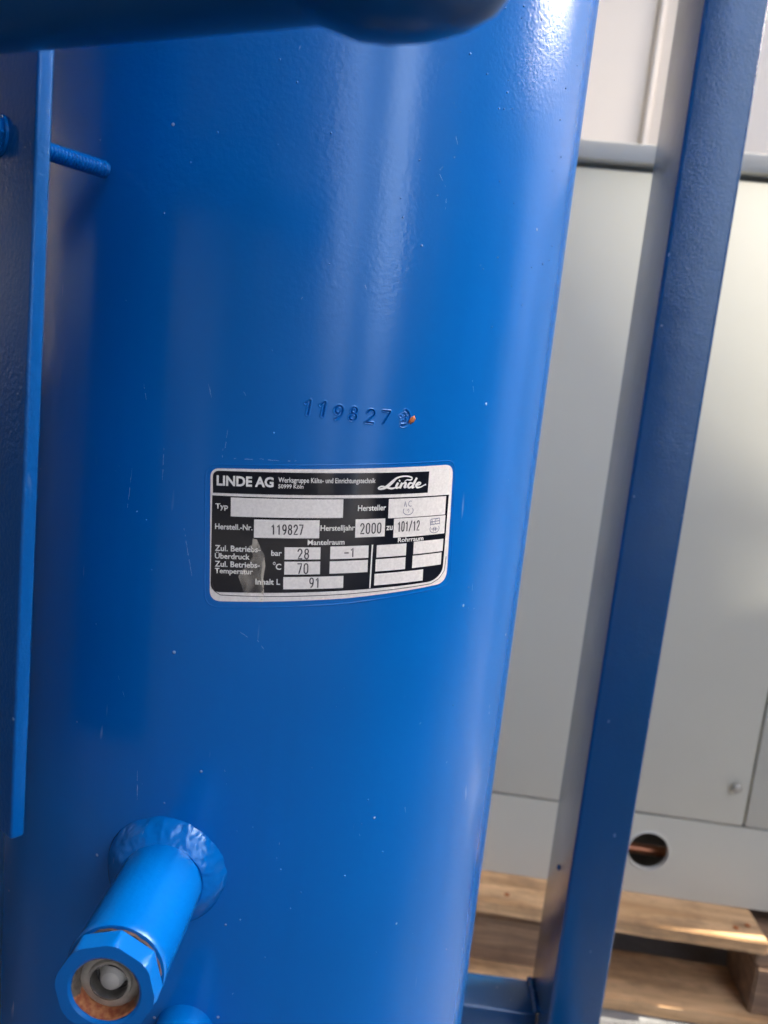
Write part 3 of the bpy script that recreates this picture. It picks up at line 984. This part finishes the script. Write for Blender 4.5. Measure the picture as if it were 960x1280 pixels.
for v in col_o.data.vertices:
    q = v.co - base
    al = q.dot(a_)
    if al < -0.003:
        continue
    rd = q - a_ * al
    L_ = rd.length or 1
    upw = max(0.0, min(1.0, rd.z / L_ * 0.9 + 0.45 + 0.25 * rd.x / L_))       # rough weld on the upper side, smoother below
    n1 = mnoise.fractal(v.co * 120, 0.9, 2.0, 3)
    n2 = mnoise.noise(v.co * 480)
    ridge = 1 - abs(mnoise.noise(v.co * 130 + Vector((5, 2, 1)))) * 2
    d_ = upw * (0.0006 * n1 + 0.00003 * n2 + 0.0002 * ridge - 0.0003) + 0.0002 * n1
    v.co += (rd / L_ * 0.75 + a_ * 0.65) * d_
E_ = 0.0650
lathe("nozzle_tube", [(0.0, 0.0168), (E_ - 0.0135, 0.0168), (E_ - 0.0105, 0.0172), (E_ - 0.0095, 0.0168), (E_ - 0.0092, 0.0135), (0.0, 0.0135)], base, ax,
      M['blue'], tank, 96, closed=True)
lathe("rusty_joint", [(E_ - 0.0093, 0.0158), (E_ - 0.0078, 0.0160), (E_ - 0.0078, 0.0125), (E_ - 0.0093, 0.0125)], base, ax, M['darkrust'], tank, 96,
      lambda t, s: 1 + 0.01 * math.sin(11 * t) + 0.008 * math.sin(23 * t), closed=True)
def octo(t, s):
    q = (t + 0.12) % (math.pi / 4) - math.pi / 8
    if any(abs(s - w) < 1e-7 for w in (E_ + 0.0002, E_ - 0.0004, E_ - 0.0076, E_ - 0.00779)):
        return 1.0
    f = math.cos(math.pi / 8) / math.cos(q)
    if s > E_ - 0.0012:
        f = min(f, 0.955)
    return f
nut = lathe("octagon_nut", [(E_ - 0.0078, 0.0165), (E_ - 0.0072, 0.0174), (E_ - 0.0014, 0.0174), (E_, 0.0174), (E_ + 0.0002, 0.0124), (E_ - 0.0004, 0.0115),
                            (E_ - 0.0076, 0.0112), (E_ - 0.00779, 0.0125)], base, ax, M['blue'], tank, 128, octo, 25, closed=True)
lathe("rust_ring", [(E_ - 0.0008, 0.0116), (E_ - 0.0010, 0.0110), (E_ - 0.0035, 0.0104), (E_ - 0.0062, 0.0104), (E_ - 0.0062, 0.0111)], base, ax, M['stain'], nut, 96,
      lambda t, s: 1 - 0.012 * (1 + math.sin(5 * t)) - 0.006 * math.sin(17 * t), closed=True)
sg_ = lathe("sight_glass_seat", [(E_ - 0.0058, 0.0110), (E_ - 0.0050, 0.0093), (E_ - 0.0052, 0.0076), (E_ - 0.0042, 0.0072), (E_ - 0.0042, 0.0064), (E_ - 0.0065, 0.0062),
                                 (E_ - 0.0150, 0.0060), (E_ - 0.0150, 0.0)], base, ax, M['steel'], tank, 72)
lathe("inner_ring", [(E_ - 0.0095, 0.0060), (E_ - 0.0085, 0.0054), (E_ - 0.0085, 0.0048), (E_ - 0.0105, 0.0048)], base, ax, M['dark'], sg_, 64)
bm = bmesh.new()
bmesh.ops.create_uvsphere(bm, u_segments=32, v_segments=20, radius=0.0039)
bmesh.ops.translate(bm, vec=base + ax * (E_ - 0.0072) + Vector((0.0003, 0, 0.0004)), verts=bm.verts)
smooth(link("float_ball", bm, M['ball'], sg_), 180)
lathe("ball_cup", [(E_ - 0.0110, 0.0), (E_ - 0.0105, 0.0035), (E_ - 0.0090, 0.0046), (E_ - 0.0090, 0.0050), (E_ - 0.0112, 0.0050)], base + Vector((0, 0, -0.0006)), ax,
      M['ball'], sg_, 48)
mg, nt, b = newmat("clear_glass")
b.inputs['Transmission Weight'].default_value = 1.0
b.inputs['Roughness'].default_value = 0.02
b.inputs['IOR'].default_value = 1.45
lathe("glass_lens", [(E_ - 0.0047, 0.0), (E_ - 0.0047, 0.0063), (E_ - 0.0035, 0.0064), (E_ - 0.0029, 0.0045), (E_ - 0.0026, 0.002), (E_ - 0.0026, 0.0)], base, ax, mg, sg_, 48)
# lower drain plug that just enters the picture
dp = Vector(on_tank(-3.0 * mm, -0.2745)) - Vector((CX, CY, 0))
adp = Vector((-0.01, -1, 0)).normalized()
lathe("drain_plug", [(-0.004, 0.0125), (0.030, 0.0125), (0.036, 0.0118), (0.040, 0.009), (0.042, 0.004), (0.042, 0)], dp, adp, M['blue'], tank, 64)

# =================================================================== BRACKET PLATE AND BOLT
nf = Vector((0.629, 0.777, 0))
ef = Vector((0.777, -0.629, 0))
T_ = 0.0052
Fp = Vector((-0.1205, 0.2527, 0))
br = thing("bracket_bar", "flat blue steel bar standing upright along the left edge of the tank", "bracket", (Fp.x, Fp.y, EYE), 0)
br.rotation_euler = (0, 0, math.atan2(ef.y, ef.x))    # local x = ef, local y = nf
bm = box_bm(-0.062, 0.0, 0.0, T_, -0.1705, 0.135, 0.0)
be = [e for e in bm.edges]
bmesh.ops.bevel(bm, geom=be, offset=0.0011, segments=4, profile=0.5, affect='EDGES')
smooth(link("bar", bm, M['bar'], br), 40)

bolt = thing("stud_bolt", "blue painted threaded bolt sticking out behind the flat bar", "bolt", (Fp.x - 0.0247 * ef.x, Fp.y - 0.0247 * ef.y, EYE + 0.0715),
             math.atan2(nf.y, nf.x))   # local x = along the bolt
prof_n = 0
def thread_mesh(r0, r1, x0, x1, pitch, n=28, per=6):
    turns = (x1 - x0) / pitch
    steps = int(turns * per)
    vs, fs = [], []
    for i in range(steps + 1):
        x = x0 + (x1 - x0) * i / steps
        for k in range(n):
            t = 2 * math.pi * k / n
            phs = (x / pitch + k / n) % 1.0
            tri = abs(phs * 2 - 1)
            r = r0 + (r1 - r0) * min(1, tri * 1.25)
            if x1 - x < 0.0012:
                r *= 1 - 0.18 * (1 - (x1 - x) / 0.0012)
            vs.append((x, r * math.cos(t), r * math.sin(t)))
    for i in range(steps):
        for k in range(n):
            k2 = (k + 1) % n
            fs.append((i * n + k, i * n + k2, (i + 1) * n + k2, (i + 1) * n + k))
    fs.append(tuple(range(n)))
    fs.append(tuple((steps) * n + k for k in reversed(range(n))))
    me = bpy.data.meshes.new("threaded_shank")
    me.from_pydata(vs, [], fs)
    return me
thm = thread_mesh(0.00250, 0.00322, T_ + 0.0001, 0.0389, 0.0013)
o = smooth(link("threaded_shank", thm, M['blue'], bolt), 50)
def hexf(t, s):
    q = t % (math.pi / 3) - math.pi / 6
    return math.cos(math.pi / 6) / math.cos(q)
lathe("hex_head", [(0, 0), (0, 0.0058), (-0.0038, 0.0058), (-0.0042, 0.0052), (-0.0042, 0)], (-0.0001, 0, 0), (1, 0, 0), M['blue'], bolt, 72, hexf, 25)
lathe("washer", [(0, 0.0033), (0, 0.0068), (-0.0011, 0.0068), (-0.0011, 0.0033)], (-0.0001, 0, 0), (1, 0, 0), M['blue'], bolt, 48)

# =================================================================== PIPE ACROSS THE TOP
pa = Vector((-0.1065, 0.203, 0)); pb = Vector((-0.0236, 0.170, 0))
dirp = (pb - pa).normalized()
rp = 0.0165
zc = EYE + 0.075 + rp
st = pa - dirp * 0.35
Lb = (pb - st).length
tp = thing("overhead_pipe", "dark blue pipe with rounded end cap crossing above, out of focus", "pipe", (st.x, st.y, zc))
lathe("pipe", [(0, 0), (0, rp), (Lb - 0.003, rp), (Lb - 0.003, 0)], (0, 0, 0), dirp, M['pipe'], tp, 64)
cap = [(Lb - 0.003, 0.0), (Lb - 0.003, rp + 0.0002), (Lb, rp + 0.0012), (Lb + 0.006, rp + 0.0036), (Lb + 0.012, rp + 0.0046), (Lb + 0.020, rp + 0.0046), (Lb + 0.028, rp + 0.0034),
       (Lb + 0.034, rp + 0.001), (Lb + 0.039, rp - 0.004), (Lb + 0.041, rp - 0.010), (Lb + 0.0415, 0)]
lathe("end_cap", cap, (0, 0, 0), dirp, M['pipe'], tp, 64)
# =================================================================== PALE BOX on a dark bench, added unseen to shape the bar's reflection
bn = thing("added_dark_bench", "unseen dark bench added left of the tank for dark reflections", "bench", (-1.6, 0.1, 0))
box("added_bench_top", 0, 0.6, 0, 1.1, 0.80, 0.84, M['hall_dark'], bn, 0.004)
box("front_panel", 0.55, 0.57, 0.05, 1.05, 0.05, 0.799, M['hall_dark'], bn, 0.004)
for y in (0.0, 1.05):
    for x in (0.0, 0.55):
        box("leg", x + 0.001, x + 0.048, y + (-0.001 if y == 0 else 0.002), y + 0.048, 0, 0.799, M['hall_dark'], bn, 0.003)
wt = thing("reflector_box", "unseen pale box added on the dark bench as a reflector", "reflector", (-1.5, 0.52, 0.84))
box("reflector_body", 0, 0.45, -0.08, 0.22, 0, 0.33, M['pale_box'], wt, 0.02)
box("lid", -0.01, 0.46, -0.09, 0.23, 0.331, 0.355, M['pale_box'], wt, 0.008)
